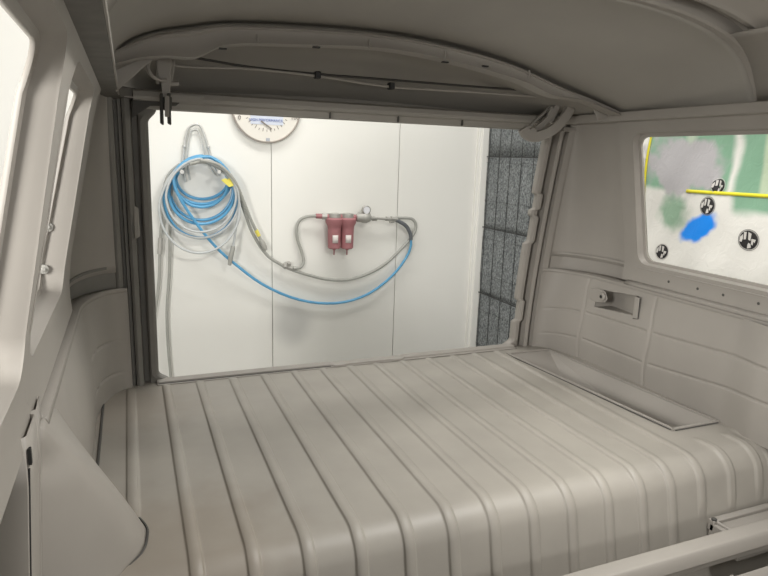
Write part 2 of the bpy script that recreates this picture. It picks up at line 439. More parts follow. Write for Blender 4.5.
# short parallel hose ending in a quick coupler
qh = empty('air_hose', W(250, 215, .04))
tag(qh, 'short grey air hose with yellow ring, ending in a coupler at mid wall', 'air hose')
ps = [W(u, v, o) for u, v, o in ((200,160,.14),(219,165,.14),(234,180,.13),(243,200,.10),(251,220,.08),(259,236,.07),(264,246,.07))]
P(MB().tube(spline(ps, 6), .0085, 8).build('hose_tube', GREYH, qh), qh)
P(MB().tube([W(256,230,.072), W(259,236,.07)], .0105, 10).build('yellow_ring', YTAG, qh), qh)
P(MB().tube([W(261,240,.07), W(262.5,243,.07), W(264.5,247,.07), W(266,250,.07)], [.011,.014,.014,.009], 10).build('coupler', GALV, qh), qh)
# two hanging drop hoses
d1 = empty('air_hose', W(158, 290, .04))
tag(d1, 'thin grey hose hanging down the far left of the wall, with a joiner sleeve', 'air hose')
ps = [W(u, v, o) for u, v, o in ((180,164,.05),(168,176,.05),(162,200,.05),(161.5,222,.04),(160,246,.035),(159,280,.03),(155,312,.03),(149,342,.03),(147,372,.04),(150,420,.05))]
P(MB().tube(spline(ps, 6), .0075, 8).build('hose_tube', GREYH, d1), d1)
P(MB().tube([W(160.6,238,.035), W(159.6,254,.035)], .0125, 10).build('joiner_sleeve', GALV, d1), d1)
d2 = empty('air_hose', W(169, 290, .04))
tag(d2, 'straight grey hose hanging down beside the hose with the joiner sleeve', 'air hose')
ps = [W(u, v, o) for u, v, o in ((190,162,.06),(178,172,.06),(171,196,.05),(170,230,.04),(169.5,270,.03),(167,310,.03),(168,345,.03),(171,380,.03),(173,430,.03))]
P(MB().tube(spline(ps, 6), .0075, 8).build('hose_tube', GREYH, d2), d2)

# filter / regulator unit
RED = mat('red_enamel', (.37, .155, .165), .55, var=.05, scale=15)
fu = empty('air_filter_unit', W(340, 215, 0))
tag(fu, 'twin red bowl compressed air filter unit with pressure gauge on the white wall', 'air filter unit')
for (u, off) in ((334.5, .06), (347.5, .06)):
    p = W(u, 219, off)
    P(MB().lathe(p+Vector((0,0,0)), (0,0,1), [(.022,.034),(.034,.030),(.036,.01),(.034,0)], 16).build('filter_head', GALV, fu), fu)
    P(MB().box(p.x-.034, p.x+.034, BY, p.y, p.z+.0, p.z+.028).build('mounting_boss', GALV, fu, bevel=.005), fu)
    hbot = W(u, 248.5, off).z-p.z
    bw = MB().lathe(p, (0,0,1), [(.030,hbot),(.036,hbot+.006),(.038,hbot+.11),(.040,-.04),(.050,-.022),(.052,.0),(.044,.008)], 24)
    bo = P(bw.build('filter_bowl', RED, fu), fu)
    lb = MB(); r_ = .0398
    lb.grid(7, 2, lambda i, j: (p.x+r_*math.sin(-.55+i*.14), p.y-r_*math.cos(-.55+i*.14), p.z-.088-.045*j))
    l_ = P(lb.build('paper_label', mat('label_paper', (.72,.66,.63), .7), bo, solid=.0008), fu)
    l_['label'] = 'small pale paper label'
    P(MB().lathe(p+Vector((0,0,hbot)), (0,0,-1), [(.009,0),(.009,.008),(.004,.010),(.004,.036),(.002,.038)], 10).build('drain_pin', RED, fu), fu)
pp = W(341, 217, .06)
P(MB().tube([W(316,216,.05), W(326,216.5,.055), W(356,217,.06)], .014, 12).build('inlet_pipe', RED, fu), fu)
P(MB().tube([W(322,216.3,.05), W(327,216.5,.055)], .02, 6).build('hex_nut', GALV, fu), fu)
rg = W(364, 219, .06)
P(MB().lathe(W(356,217.5,.06), (1,0,0), [(.018,0),(.024,.006),(.026,.03),(.032,.04),(.034,.062),(.024,.085),(.014,.09)], 16).build('regulator', GALV, fu), fu)
gp = W(366, 210, .07)
gg = P(MB().lathe(gp+Vector((0,.012,0)), (0,-1,0), [(.022,0),(.026,.004),(.026,.022),(.022,.026),(.021,.022)], 24).build('pressure_gauge', GALV, fu), fu)
P(MB().lathe(gp+Vector((0,-.012,0)), (0,-1,0), [(.0205,0),(.020,.001)], 24).build('gauge_dial', mat('dial_white', (.75,.75,.78), .3), gg), fu)
P(MB().tube([gp, W(364,217,.06)], .008, 8).build('gauge_stem', GALV, fu), fu)
P(MB().tube([W(370,218,.06), W(374,218.2,.06), W(376,218.3,.06), W(384,218.8,.055), W(396,219,.05)], [.012,.012,.007,.008,.008], 10).build('outlet_pipe', GALV, fu), fu)
for u0, u1, r_ in ((373,376.5,.013),(386,389,.014),(391,397,.015)):
    P(MB().tube([W(u0,218.7,.052), W(u1,219,.05)], r_, 6).build('hex_nut', GALV, fu), fu)
P(MB().tube([W(392,219,.05), W(390,222,.05), W(394,221,.05)], .009, 8).build('valve_lever', GALV, fu), fu)
# filter feed hose and tee
fh = empty('air_hose', W(300, 240, .03))
tag(fh, 'short grey feed hose curving from the filter inlet down to a tee fitting', 'air hose')
ps = [W(u, v, o) for u, v, o in ((318,216,.05),(308,216.5,.04),(300,220,.035),(296.5,229,.03),(298,241,.03),(302,253,.03),(303.5,262,.035),(300,267.5,.04),(293,268,.04))]
P(MB().tube(spline(ps, 6), .0088, 8).build('hose_tube', GREYH, fh), fh)
b = MB().tube([W(283,265.5,.04), W(292,268.5,.04)], .014, 6); b.tube([W(286,263,.04), W(285,268,.07)], .010, 8); b.tube([W(289,262.5,.05), W(288,266,.04)], .013, 8)
b.tube([W(293,268,.04), W(296,268.2,.04)], .012, 6)
P(b.build('tee_fitting', GALV, fh), fh)

# round dial instrument, top cut by the hatch header
dg = empty('wall_dial', W(266, 108, 0))
tag(dg, 'large round cream dial instrument hung on the wall, half hidden by the header', 'dial')
dc = W(265.7, 107.5, .0); R_ = abs(W(266, 143.2, .02).z-dc.z)
P(MB().lathe(dc, (0,-1,0), [(R_*.97,0),(R_,.006),(R_,.026),(R_*.965,.032),(R_*.955,.024)], 64).build('dial_rim', mat('dial_rim', (.46,.41,.37), .5), dg), dg)
P(MB().lathe(dc, (0,-1,0), [(R_*.955,.020),(R_*.95,.0255)], 64).build('dial_face', mat('dial_cream', (.72,.69,.63), .4), dg), dg)
NEED = mat('dial_ink', (.22,.19,.17), .6)
def text(s, loc, size, m, parent, base, name='lettering', bold=0):
    cu = bpy.data.curves.new(name, 'FONT'); cu.body = s; cu.size = size; cu.align_x = 'CENTER'; cu.align_y = 'CENTER'
    cu.extrude = .0006; cu.offset = bold
    t = bpy.data.objects.new(name, cu); COL.objects.link(t)
    bpy.context.view_layer.update()
    me = bpy.data.meshes.new_from_object(t); bpy.data.objects.remove(t)
    me.materials.clear(); me.materials.append(m)
    o = bpy.data.objects.new(name, me); COL.objects.link(o); o.parent = parent
    o.matrix_parent_inverse = Matrix.Translation(-Vector(base.location))
    o.location = loc; o.rotation_euler = (math.pi/2, 0, 0)
    return o
BLU = mat('blue_print', (.12,.17,.42), .6)
lbp = P(MB().box(W(249,1,.03).x, W(283,1,.03).x, BY-.0275, BY-.024, W(266,124.5,.03).z, W(266,104,.03).z).build('blue_band', mat('dial_band', (.58,.62,.72), .5), dg), dg)
text('HIGH PERFORMANCE', W(266,120.3,.029), .0185, BLU, dg, dg)
text('AIR GAUGE', W(264,112.5,.029), .034, BLU, dg, dg, bold=.0004)
text('0', W(239.5,117.6,.029), .032, NEED, dg, dg)
text('100', W(295,117.8,.029), .032, NEED, dg, dg)
sq = W(268, 139.8, .0275)
P(MB().box(sq.x-.010, sq.x+.010, BY-.028, BY-.025, sq.z-.007, sq.z+.009).build('small_plate', mat('plate_grey', (.38,.40,.44), .5), dg), dg)
P(MB().prism([W(260.5,121.5,.03), W(261.5,120.5,.03), W(272,128.5,.03), W(271.5,129.5,.03)], (0,-.002,0)).build('dial_needle', NEED, dg), dg)
b = MB()
for k in range(15):
    a = math.radians(-160+k*10)
    r0, r1 = (.62, .68) if k % 2 else (.58, .68)
    c0 = Vector((dc.x+R_*r0*math.cos(a), BY-.0265, dc.z+R_*r0*math.sin(a))); c1 = Vector((dc.x+R_*r1*math.cos(a), BY-.0265, dc.z+R_*r1*math.sin(a)))
    b.tube([c0, c1], .0016, 4)
P(b.build('dial_ticks', NEED, dg), dg)

# ================================================================== THE VAN
van = empty('camper_van', (0, 0, 0))
tag(van, 'stripped camper van body in grey primer, seen from inside towards its open rear hatch', 'van')
MID = .65
def XR(z): return sinterp(z, [-.3, 0, .30, .36, .55, .75, .86], [1.40, 1.412, 1.43, 1.432, 1.402, 1.352, 1.31])
def side(s, x): return x if s > 0 else 2*MID-x          # mirror for the left side
def YR(z):      # rear plane of the hatch, leaning in at the top
    return 1.795-.105*max(0, z/.75)**1.5
# ---- ribbed engine deck
ribL = [-.036, .057, .148, .241, .334, .427, .517, .606, .696, .788, .883, .975, 1.060, 1.150, 1.245, 1.337]
RW = .026; RH = .0048
prof = []   # (y, z, s) along the deck
for y in frange(1.79, 1.72, 6): prof.append((y, 0))
prof[0] = (1.79, -.0)
WY0, WY1 = 1.058, 1.71
for y in frange(1.71, WY0, 40): prof.append((y, 0))
for y in frange(1.045, .965, 9): prof.append((y, 0))
for k in range(1, 13):
    a = math.radians(75*k/12); prof.append((.957-.062*math.sin(a), -.062*(1-math.cos(a))))
y0, z0 = prof[-1]
for k in range(1, 14): prof.append((y0-.052*k/13-.0, z0-.235*k/13))
arc = [0]
for i in range(1, len(prof)):
    arc.append(arc[-1]+math.hypot(prof[i][0]-prof[i-1][0], prof[i][1]-prof[i-1][1]))
zmin = prof[-1][1]
def arc_at_y(y): return 1.79-y
def arc_at_z(z):
    for i in range(len(prof)):
        if prof[i][1] <= z: return arc[i]
    return arc[-1]+1
A_END = arc_at_z(-.112)
ext = {0: (.035, arc_at_y(1.10)), 13: (.03, A_END), 14: (arc_at_y(1.0), A_END-.006), 15: (arc_at_y(1.0), A_END-.012)}
xsl = [-.13]
def addx(a, b, n):
    for k in range(1, n+1): xsl.append(a+(b-a)*k/n)
cur_ = -.13
for i, r in enumerate(ribL[:14]):
    addx(cur_, r-.002, 4 if i else 6)
    for t in (0, .05, .10, .16, .5, .84, .90, .95, 1.0): xsl.append(r+t*RW)
    xsl.append(r+RW+.002); cur_ = r+RW+.002
S1, S2 = 1.21, 1.37
addx(cur_, S1, 10); i1 = len(xsl)-1
addx(S1, S2, 46); i2 = len(xsl)-1
addx(S2, 1.45, 20)
def wl(y): return interp(y, [WY0, WY1], [1.243, 1.185])
def wr(y): return interp(y, [WY0, WY1], [1.392, 1.350])
def mapx(s, y):
    if s <= 1.178: return s
    return interp(s, [1.178, S1, S2, 1.45], [1.178, wl(y), wr(y), 1.45])
def rib_h(x, a):
    h = 0
    for i, r in enumerate(ribL+[1.385]):
        if r-.003 < x < r+RW+.003:
            t = (x-r)/RW; p = sstep(0, .16, t)*(1-sstep(.84, 1, t))
            a0, a1 = ext.get(i, (.032, 99)) if i < 16 else (arc_at_y(1.02), 99)
            d = abs(t-.5)*RW
            k = sstep(a0-.004, a0+.012, a-d*.6)*(1-sstep(a1-.012, a1+.004, a+d*.6))
            h = max(h, p*k)
    return h*RH
def deckpt(i, j):
    y, z = prof[j]; x = mapx(xsl[i], y)
    if j == 0: ny, nz = 0, 1
    else:
        dy, dz = prof[min(j+1, len(prof)-1)][0]-prof[j-1][0], prof[min(j+1, len(prof)-1)][1]-prof[j-1][1]
        L = math.hypot(dy, dz); ny, nz = dz/L, -dy/L
    h = rib_h(x, arc[j])+.0012*math.sin(x*5+y*7)*math.sin(y*4)
    return (x, y+ny*h, z+nz*h)
j0 = min(range(len(prof)), key=lambda j: abs(prof[j][0]-WY1)); j1 = min(range(len(prof)), key=lambda j: abs(prof[j][0]-WY0))
dk = MB().grid(len(xsl), len(prof), deckpt, skip=lambda i, j: i1 <= i < i2 and j0 <= j < j1)
DECKM = mat('deck_primer', (.322, .300, .266), .5, var=.08, scale=6, bump=.06, bscale=11)
o = dk.build('ribbed_deck', DECKM, van, angle=60)
ntd = DECKM.node_tree; bsd = ntd.nodes['Principled BSDF']; tcd = ntd.nodes['Texture Coordinate']
cd = bsd.inputs['Base Color'].links[0].from_socket
mk = blob(ntd, tcd.outputs['Object'], (.06, .98, 0), (.16, .16, .2), 1.2, noise=.6, nscale=12)
cd = mixc(ntd, mk, cd, (.20, .155, .11), .4)
mk = blob(ntd, tcd.outputs['Object'], (-.02, 1.62, 0), (.16, .14, .2), 1.2, noise=.5, nscale=14)
cd = mixc(ntd, mk, cd, (.20, .16, .12), .35)
ntd.links.new(cd, bsd.inputs['Base Color'])
# battery well: sloped trough
wp = {}
A, B_, Cc, D = (wl(WY1), WY1), (wr(WY1), WY1), (wr(WY0), WY0), (wl(WY0), WY0)
b = MB()
bl, bd = -.12, .035      # bottom depth, bottom narrow strip
def P3(p, z): return Vector((p[0], p[1], z))
Bt = [P3(A, 0), P3(B_, 0), P3(Cc, 0), P3(D, 0)]
Bb = [Vector((1.20, 1.45, bl)), Vector((1.29, 1.45, bl)), Vector((1.335, 1.10, bl)), Vector((1.255, 1.085, bl))]
b.add([*Bt, *Bb], [(0,1,5,4),(1,2,6,5),(2,3,7,6),(3,0,4,7),(4,5,6,7)])
o = b.build('battery_well', PRIMER, van, solid=.002, smooth=False)
# flange lip round the well, with spot weld dots
b = MB()
loopp = [P3(A, .0), P3(B_, .0), P3(Cc, .0), P3(D, .0)]
cen = sum((p for p in loopp), Vector())/4
for k in range(4):
    a, c = loopp[k], loopp[(k+1) % 4]
    d = (c-a).normalized(); n = Vector((-d.y, d.x, 0)); n = n if n.dot(cen-a) < 0 else -n
    b.prism([a-d*.001-n*.001, c+d*.001-n*.001, c+d*.006+n*.007, a-d*.006+n*.007], (0,0,.0045))
    m_ = int((c-a).length/.018)
    for q in range(1, m_):
        p = a+(c-a)*q/m_+n*.003+Vector((0,0,.004)); p.x += random.uniform(-.0008,.0008)
        b.lathe(p, (0,0,1), [(.0028,0),(.0022,.0016),(.0008,.002)], 6)
b.build('well_flange', PRIMER, van, smooth=False)
b = MB()
for k in range(4):
    a, c = loopp[k], loopp[(k+1) % 4]
    d = (c-a).normalized(); n = Vector((-d.y, d.x, 0)); n = n if n.dot(cen-a) < 0 else -n
    if k in (2, 3): b.tube([a+n*.0085+Vector((0,0,.001)), c+n*.0085+Vector((0,0,.001))], .0014, 6)
b.build('seam_gap', DARKP, van)

# ---- outer skin and lower trims, both sides
def planq(t, z, inset, xe=1.337, y0=1.50, te=1.86):
    X = XR(z)-inset; ye = YR(z)-.030
    if t <= y0: return X, t
    a = min(1, (t-y0)/(te-y0))*math.pi/2
    return X-(X-xe)*(1-math.cos(a)), y0+(ye-y0)*math.sin(a)
def plan(t, z, inset, rx=.135, y0=1.50):
    """right-hand plan curve: t in metres along the side from the front, then round the rear corner"""
    X = XR(z)-inset; ye = YR(z)-inset*.3-.004
    if t <= y0: return X, t
    a = (t-y0)/.36*math.pi/2; a = min(a, math.pi/2)
    return X-rx*(1-math.cos(a)), y0+(ye-y0)*math.sin(a)
T_END = 1.86
for s in (1, -1):
    nm = 'side_skin'
    # lower skin behind the trim panel, forward part recessed
    yf = -.35 if s > 0 else -.35
    def lf(i, j, s=s):
        t = interp(i, [0, 30, 54], [yf, 1.50, T_END]); z = -.45+(.345+.45)*j/10
        x, y = plan(t, max(z, -.3), -.06); return (side(s, x), y, z)
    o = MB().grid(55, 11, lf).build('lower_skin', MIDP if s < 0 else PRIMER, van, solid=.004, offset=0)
    # rear quarter skin, from belt to roof rail
    def qf(i, j, s=s):
        t = 1.462+(T_END-1.462)*i/24; z = .335+(.80-.335)*j/20
        x, y = planq(t, z, -.012); return (side(s, x), y, z)
    MB().grid(25, 21, qf).build('quarter_skin', PRIMER, van, solid=.003, offset=0)
    # recess band below belt at the corner (with a ledge)
    def bf(i, j, s=s):
        t = 1.40+(T_END-1.40)*i/24
        zz, ins = [(.352,-.008),(.345,-.008),(.339,-.034),(.30,-.036),(.262,-.034)][j]
        x, y = planq(t, zz, ins); return (side(s, x), y, zz)
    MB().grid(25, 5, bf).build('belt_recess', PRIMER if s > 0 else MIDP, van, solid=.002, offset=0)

# lower trim panels with pressed cushions
def rowA(y): return interp(y, [1.04, 1.30, 1.60, 1.90], [.188, .174, .166, .138])
def rowB(y): return interp(y, [.98, 1.32, 1.60, 1.90], [.106, .077, .074, .046])
def cush(y, z, cols, s):
    gw = .006; k = 1.0
    for c in cols: k = min(k, .45+.55*sstep(gw*.3, gw*1.3, abs(y-c-.004*math.sin(z*30))))
    for r in (rowA(y), rowB(y)):
        d = z-r
        g = sstep(.002, .005, abs(d+.003))*(1 if d < 0 else 1)
        g = 1-(1-g)*sstep(.010, .02, min(abs(y-c) for c in (1.603, 1.320)))
        if s < 0: g = 1-(1-g)*sstep(1.50, 1.54, y)
        k = min(k, g)
    return k
def lower_trim(s, y_front):
    nT, nZ = 380, 130
    def fn(i, j):
        t = y_front+(T_END-y_front)*i/(nT-1); z = -.004+.286*j/(nZ-1)
        top = .282
        bow = .012*math.sin(math.pi*min(1, max(0, z/top)))
        k = cush(t, z, (1.603, 1.320), s) if s > 0 else cush(t, z, (), s)
        if s > 0:
            for (y0, y1, za, zb) in ((1.365, 1.565, .195, .262),):
                if y0-.01 < t < y1+.01 and za-.01 < z < zb+.01: k = 1
        ins = .004+bow+.004*k
        if s < 0: ins -= .035*sstep(1.10, .94, t)
        if s > 0 and t < 1.06: ins += .02*sstep(1.06, .95, t)
        x, y = planq(t, z, ins, 1.318, 1.53)
        return (side(s, x), y, z)
    def skip(i, j):
        if s < 0: return False
        t = y_front+(T_END-y_front)*(i+.5)/(nT-1); z = -.004+.286*(j+.5)/(nZ-1)
        # tapered pocket: from (1.545,.198..) to front
        if not (1.388 < t < 1.56): return False
        lo = interp(t, [1.39, 1.56], [.203, .190]); hi = interp(t, [1.39, 1.56], [.262, .248])
        return lo < z < hi
    o = MB().grid(nT, nZ, fn, skip=skip).build('lower_side_panel', PRIMER, van, solid=.002, offset=0, angle=60)
    # rolled top edge
    def tf(i, j):
        t = y_front+(T_END-y_front)*i/80
        ins, zz = [(.010,.278),(.008,.286),(.0,.290),(-.03,.290)][j]
        x, y = planq(t, zz, ins, 1.318, 1.53); return (side(s, x), y, zz)
    MB().grid(81, 4, tf).build('panel_top_edge', PRIMER, van, solid=.002, offset=0)
lower_trim(1, .80)
lower_trim(-1, .90)

# belt anchor pocket in the right panel
b = MB()
def XP(z, d): return XR(z)-.018+d
b.add([(XP(.20,-.0),1.392,.199),(XP(.26,0),1.392,.263),(XP(.25,0),1.565,.249),(XP(.20,0),1.565,.189),
       (XP(.2,.012),1.40,.203),(XP(.26,.012),1.40,.262),(XP(.25,.07),1.565,.248),(XP(.2,.07),1.56,.190)],
      [(0,1,5,4),(1,2,6,5),(3,0,4,7),(4,5,6,7),(2,3,7,6)])
b.build('anchor_pocket', PRIMER, van, smooth=False)
b = MB()
xx = XR(.23)-.02
b.prism([(xx-.004,1.590,.246),(xx-.004,1.583,.210),(xx-.003,1.555,.207),(xx-.002,1.518,.214),(xx-.002,1.508,.228),(xx-.003,1.520,.250),(xx-.004,1.56,.255)], (.005,0,0))
o = b.build('anchor_plate', PRIMER, van, bevel=.004)
c = atx(603, 296.5, xx-.004)
P_ = MB().lathe(c, (-1,0,0), [(.014,0),(.0145,.006),(.011,.009),(.006,.009),(.0055,.002)], 20).build('threaded_boss', PRIMER, o)
MB().lathe(c+Vector((-.0095,0,0)), (-1,0,0), [(.0055,0),(.005,.0004)], 14).build('bolt_hole', BLACK, o)
# frame round the pocket mouth
b = MB().prism([(xx+.001,1.392,.262),(xx+.001,1.372,.262),(xx+.001,1.372,.198),(xx+.001,1.392,.198)], (-.006,0,0))
b.build('pocket_rim', PRIMER, van, bevel=.002)
b = MB().tube([(xx-.0035,1.371,.265),(xx-.0035,1.369,.197),(xx-.003,1.39,.194)], .0013, 6)
b.build('pocket_seam', DARKP, van)

# ---- window surrounds
def rrect(y0, y1, z0, z1, r, n=8, skew=0):
    out = []
    for (cy, cz, a0) in ((y1-r, z1-r, 0), (y0+r, z1-r, 90), (y0+r, z0+r, 180), (y1-r, z0+r, 270)):
        for k in range(n+1):
            a = math.radians(a0+90*k/n); out.append((cy+r*math.cos(a), cz+r*math.sin(a)))
    return out
def outer_for(inner, y0, y1, z0, z1, rear_skew=0):
    """project the inner loop radially on an outer rectangle"""
    cy, cz = (y0+y1)/2, (z0+z1)/2; ic = (sum(p[0] for p in inner)/len(inner), sum(p[1] for p in inner)/len(inner))
    n = len(inner)//4; out = []
    corners = [(y1,z1),(y0,z1),(y0,z0),(y1,z0)]
    for q in range(4):
        for k in range(n):
            c = corners[q]; t = k/(n-1)
            if q == 0: p = (c[0], inner[q*n][1]+(c[1]-inner[q*n][1])*min(1, 2*t)) if t <= .5 else (c[0]+(inner[q*n+n-1][0]-c[0])*(2*t-1), c[1])
            elif q == 1: p = (inner[q*n][0]+(c[0]-inner[q*n][0])*min(1, 2*t), c[1]) if t <= .5 else (c[0], c[1]+(inner[q*n+n-1][1]-c[1])*(2*t-1))
            elif q == 2: p = (c[0], inner[q*n][1]+(c[1]-inner[q*n][1])*min(1, 2*t)) if t <= .5 else (c[0]+(inner[q*n+n-1][0]-c[0])*(2*t-1), c[1])
            else: p = (inner[q*n][0]+(c[0]-inner[q*n][0])*min(1, 2*t), c[1]) if t <= .5 else (c[0], c[1]+(inner[q*n+n-1][1]-c[1])*(2*t-1))
            if rear_skew and q in (0, 3) : 
                pass
            out.append(p)
    if rear_skew:
        out = [(y+rear_skew*(z-z0)/(z1-z0)*max(0, (y-cy)/(y1-cy)), z) for y, z in out]
    return out
def window(s, y0, y1, z0, z1, oy0, oy1, oz0, oz1, r=.045, skew=0, depth=.042, fl=True, tilt=0):
    inner = rrect(y0, y1, z0, z1, r)
    if tilt: inner = [(y+tilt*(z-z0)/(z1-z0)*(1 if y > (y0+y1)/2 else 0), z) for y, z in inner]
    outer = outer_for(inner, oy0, oy1, oz0, oz1, skew)
    cy, cz = (y0+y1)/2, (z0+z1)/2
    def gro(p, d):
        return (p[0]+(d if p[0] > cy else -d), p[1]+(d if p[1] > cz else -d))
    n = len(inner)
    rings = []
    M_ = 4; DZ = lambda z: interp(z, [.36,.39,.59,.75], [.03,.035,.047,.022])/.042
    for k in range(M_+1):
        t = k/M_
        rings.append([(o_[0]+(i_[0]-o_[0])*t, o_[1]+(i_[1]-o_[1])*t, 0.0) for o_, i_ in zip(outer, inner)])
    rings[0:0] = [[(p[0], p[1], .020) for p in outer]]
    rings += [[(p[0], p[1], .003) for p in inner]]
    def sm_(p, d, dep): 
        q = [cy+(p[0]-cy)*(1-d/abs(y1-cy)), cz+(p[1]-cz)*(1-d/abs(z1-cz))]
        return (q[0], q[1], dep)
    rings += [[sm_(p, .003, .010) for p in inner]]
    rings += [[sm_(p, .004, depth) for p in inner], [sm_(p, .012, depth+.002) for p in inner], [sm_(p, .012, depth+.010) for p in inner]]
    def fn(i, j):
        y, z, d = rings[j][i % n]
        return (side(s, XR(z)+(d if j < 8 else d*DZ(z))), y, z)
    o = MB().grid(n, len(rings), fn, closeu=True).build('window_surround', PRIMER, van, solid=.002, offset=0, angle=35)
    return o
wR = window(1, .42, 1.428, .357, .744, .30, 1.480, .300, .785, skew=.0, tilt=.0, r=.036, depth=.024)
wL2 = window(-1, .855, 1.315, .380, .757, .84, 1.477, .300, .785, skew=.0, tilt=-.02, r=.04)
wL1 = window(-1, -.30, .815, .380, .762, -.40, .84, .300, .785, r=.05, tilt=-.07)
for y, z in ((1.427,.580),(1.420,.572),(1.428,.562),(1.425,.52),(1.425,.46)):
    MB().lathe((XR(z)-.0005, y+.03, z), (-1,0,0), [(.0045,0),(.004,.0006)], 10).build('screw_hole', BLACK, wR)
for y in (1.30, 1.12, 1.20, 1.02):
    MB().lathe((XR(.325)-.0015, y, .325), (-1,0,0), [(.004,0),(.0035,.0008)], 8).build('screw_hole', DARKP, wR)
b = MB().tube([(XR(.345)-.0015, y, .345) for y in frange(.45, 1.43, 12)], .0018, 6); b.build('frame_crease', PRIMER, wR)
for (u, v) in ((44.7,205),(37.4,228),(38.5,252)):
    d = ray(u, v); y = .830; p = CAM+d*(y/d.y)
    MB().lathe((side(-1, XR(p.z))+.0005, y, p.z), (1,0,0), [(.006,0),(.006,.0015),(.005,.002)], 10).build('screw_hole', BLACK, wL2)
for (z, ) in ((.505,), (.425,)):
    p = (side(-1, XR(z)+.034), 1.300, z)
    q = MB().lathe(p, (.2,-1,0), [(.009,0),(.009,.002),(.004,.003),(.004,.006),(.003,.007)], 12).build('stud', GALV, wL2)
# belt flange strip under right frame
def flf(i, j):
    y = .25+(1.455-.25)*i/30
    x, z = [(XR(.30),.302),(XR(.3)-.012,.296),(XR(.3)-.012,.290),(XR(.3)+.02,.284)][j]
    return (x, y, z)
MB().grid(31, 4, flf).build('belt_flange', PRIMER, van, solid=.0015, offset=0)
PX = lambda z: interp(z, [-.45, .08, .29, .34], [-.172, -.141, -.127, -.129])
# ---- left door pillar (below belt) and front recess
b = MB()
def pf(i, j):
    z = -.45+.77*i/12
    q = PX(z); x, y = [(q-.05,.764),(q,.766),(q+.003,.772),(q+.003,.836),(q-.003,.840),(q-.003,.848),(q+.003,.853),(q+.001,.90)][j]
    return (x, y, z)
b.grid(13, 8, pf).build('door_pillar', PRIMER, van, solid=.002, offset=0, angle=30)
MB().tube([(PX(z)+.002, .7685, z) for z in frange(-.42, .28, 12)], .0014, 6).build('pillar_seam', BLACK, van)
MB().box(PX(.29)+.0015, PX(.29)+.005, .7665, .7735, .285, .305).build('latch_slot', BLACK, van)

# ---- shock tower cover (cone) at the left front of the deck
base = spline([(-.122,1.30,-.002),(-.085,1.238,-.002),(-.032,1.121,-.002),(-.006,1.060,-.002),(-.004,1.022,-.002),(-.014,.980,-.003),(-.054,.930,-.020),(-.09,.895,-.12),(-.12,.87,-.26),(-.14,.86,-.40)], 8)
top = spline([(-.118,.98,.268),(-.121,.95,.280),(-.124,.91,.288),(-.126,.878,.290),(-.126,.868,.285),(-.128,.862,.26),(-.134,.858,.18),(-.141,.856,.06),(-.150,.856,-.12),(-.16,.856,-.36)], 8)
nb = len(base)
def cf(i, j):
    t = j/24; p = base[i].lerp(top[i], t)
    bul = math.sin(math.pi*t)*.010*(1-sstep(50,73,i)); p = p+Vector((bul, 0, bul*.2))
    d = math.exp(-((p.y-.875)**2+(p.z-.235)**2)/.0006)
    p.x -= .012*d
    if j == 0: p.z -= .0
    return p
MB().grid(nb, 25, cf).build('shock_tower_cover', PRIMER, van, solid=.002, offset=0, angle=70)
MB().tube([p+Vector((.0025,0,.003)) for p in base[20:56]], .0022, 6).build('cover_seam', DARKP, van)
MB().tube([Vector((side(-1,XR(0))+.0215, y, .0015)) for y in frange(1.28, 1.66, 10)], .003, 6).build('panel_seam', DARKP, van)

# ---- roof
SA = ([-.045,-.03,.013,.08,.21,.4,.65,.9,1.09,1.22,1.287,1.330,1.345], [.80,.83,.885,.928,.960,.975,.985,.975,.957,.924,.883,.83,.80])
SB = ([-.035,-.005,.056,.137,.21,.377,.582,.76,.94,1.106,1.211,1.30,1.335], [.80,.856,.893,.914,.930,.943,.948,.937,.910,.866,.838,.812,.80])
SC = ([-.03,.0,.056,.137,.21,.377,.582,.76,.94,1.106,1.211,1.30,1.33], [.793,.795,.796,.798,.802,.808,.811,.808,.802,.797,.795,.793,.792])
def roofz(x, y):
    a, b_, c = sinterp(x, *SA), sinterp(x, *SB), sinterp(x, *SC)
    if y <= 1.05: return a
    if y <= 1.45: t = (y-1.05)/.40; t = t*t*(3-2*t); return a+(b_-a)*t
    t = min(1, (y-1.45)/.30); return b_+(c-b_)*(t**2.2)
def rf(i, j):
    y = 1.045+(1.765-1.045)*j/40; x0, x1 = -.044, 1.344
    a = i/80; x = x0+(x1-x0)*(.5-.5*math.cos(math.pi*a))
    k = sstep(1.5, 1.74, y); x = x*(1-.03*k)+.65*.03*k
    return (x, y, roofz(x, y))
MB().grid(81, 41, rf).build('roof_panel', PRIMER_ROOF, van, solid=.01, offset=1)
# rear roof bow (arched, with wide ends)
bt = ([-.03,-.007,.056,.137,.21,.377,.582,.761,.94,1.106,1.211,1.33], [.842,.852,.882,.903,.918,.930,.935,.924,.898,.852,.827,.795])
bb = ([-.03,.03,.084,.146,.209,.377,.583,.763,.975,1.075,1.177,1.25,1.33], [.815,.836,.845,.848,.878,.894,.904,.891,.858,.829,.822,.806,.785])
def bow(i, j):
    x = -.03+1.36*i/110; zt, zb = sinterp(x, *bt), sinterp(x, *bb)
    h = zt-zb
    y, z = [(1.455,zt),(1.437,zt-.001),(1.434,zt-.004),(1.434,zt-.16*h),(1.440,zt-.24*h),(1.438,zb+.22*h),(1.432,zb+.08*h),(1.431,zb),(1.480,zb+.001),(1.486,zt-.004),(1.475,zt)][j % 11]
    return (x, y, z)
MB().grid(111, 12, bow).build('roof_bow', PRIMER, van, angle=50)
b = MB()
for u, vt, vb in ((258,34,41),(370,39,48),(446,50,58),(530,70,78)):
    p = aty(u, (vt+vb)/2, 1.43); h = aty(u, vt, 1.43).z-p.z
    MB().tube([(p.x, 1.435, p.z-h), (p.x, 1.431, p.z), (p.x, 1.435, p.z+h)], .0022, 6).build('weld_nib', PRIMER, van)
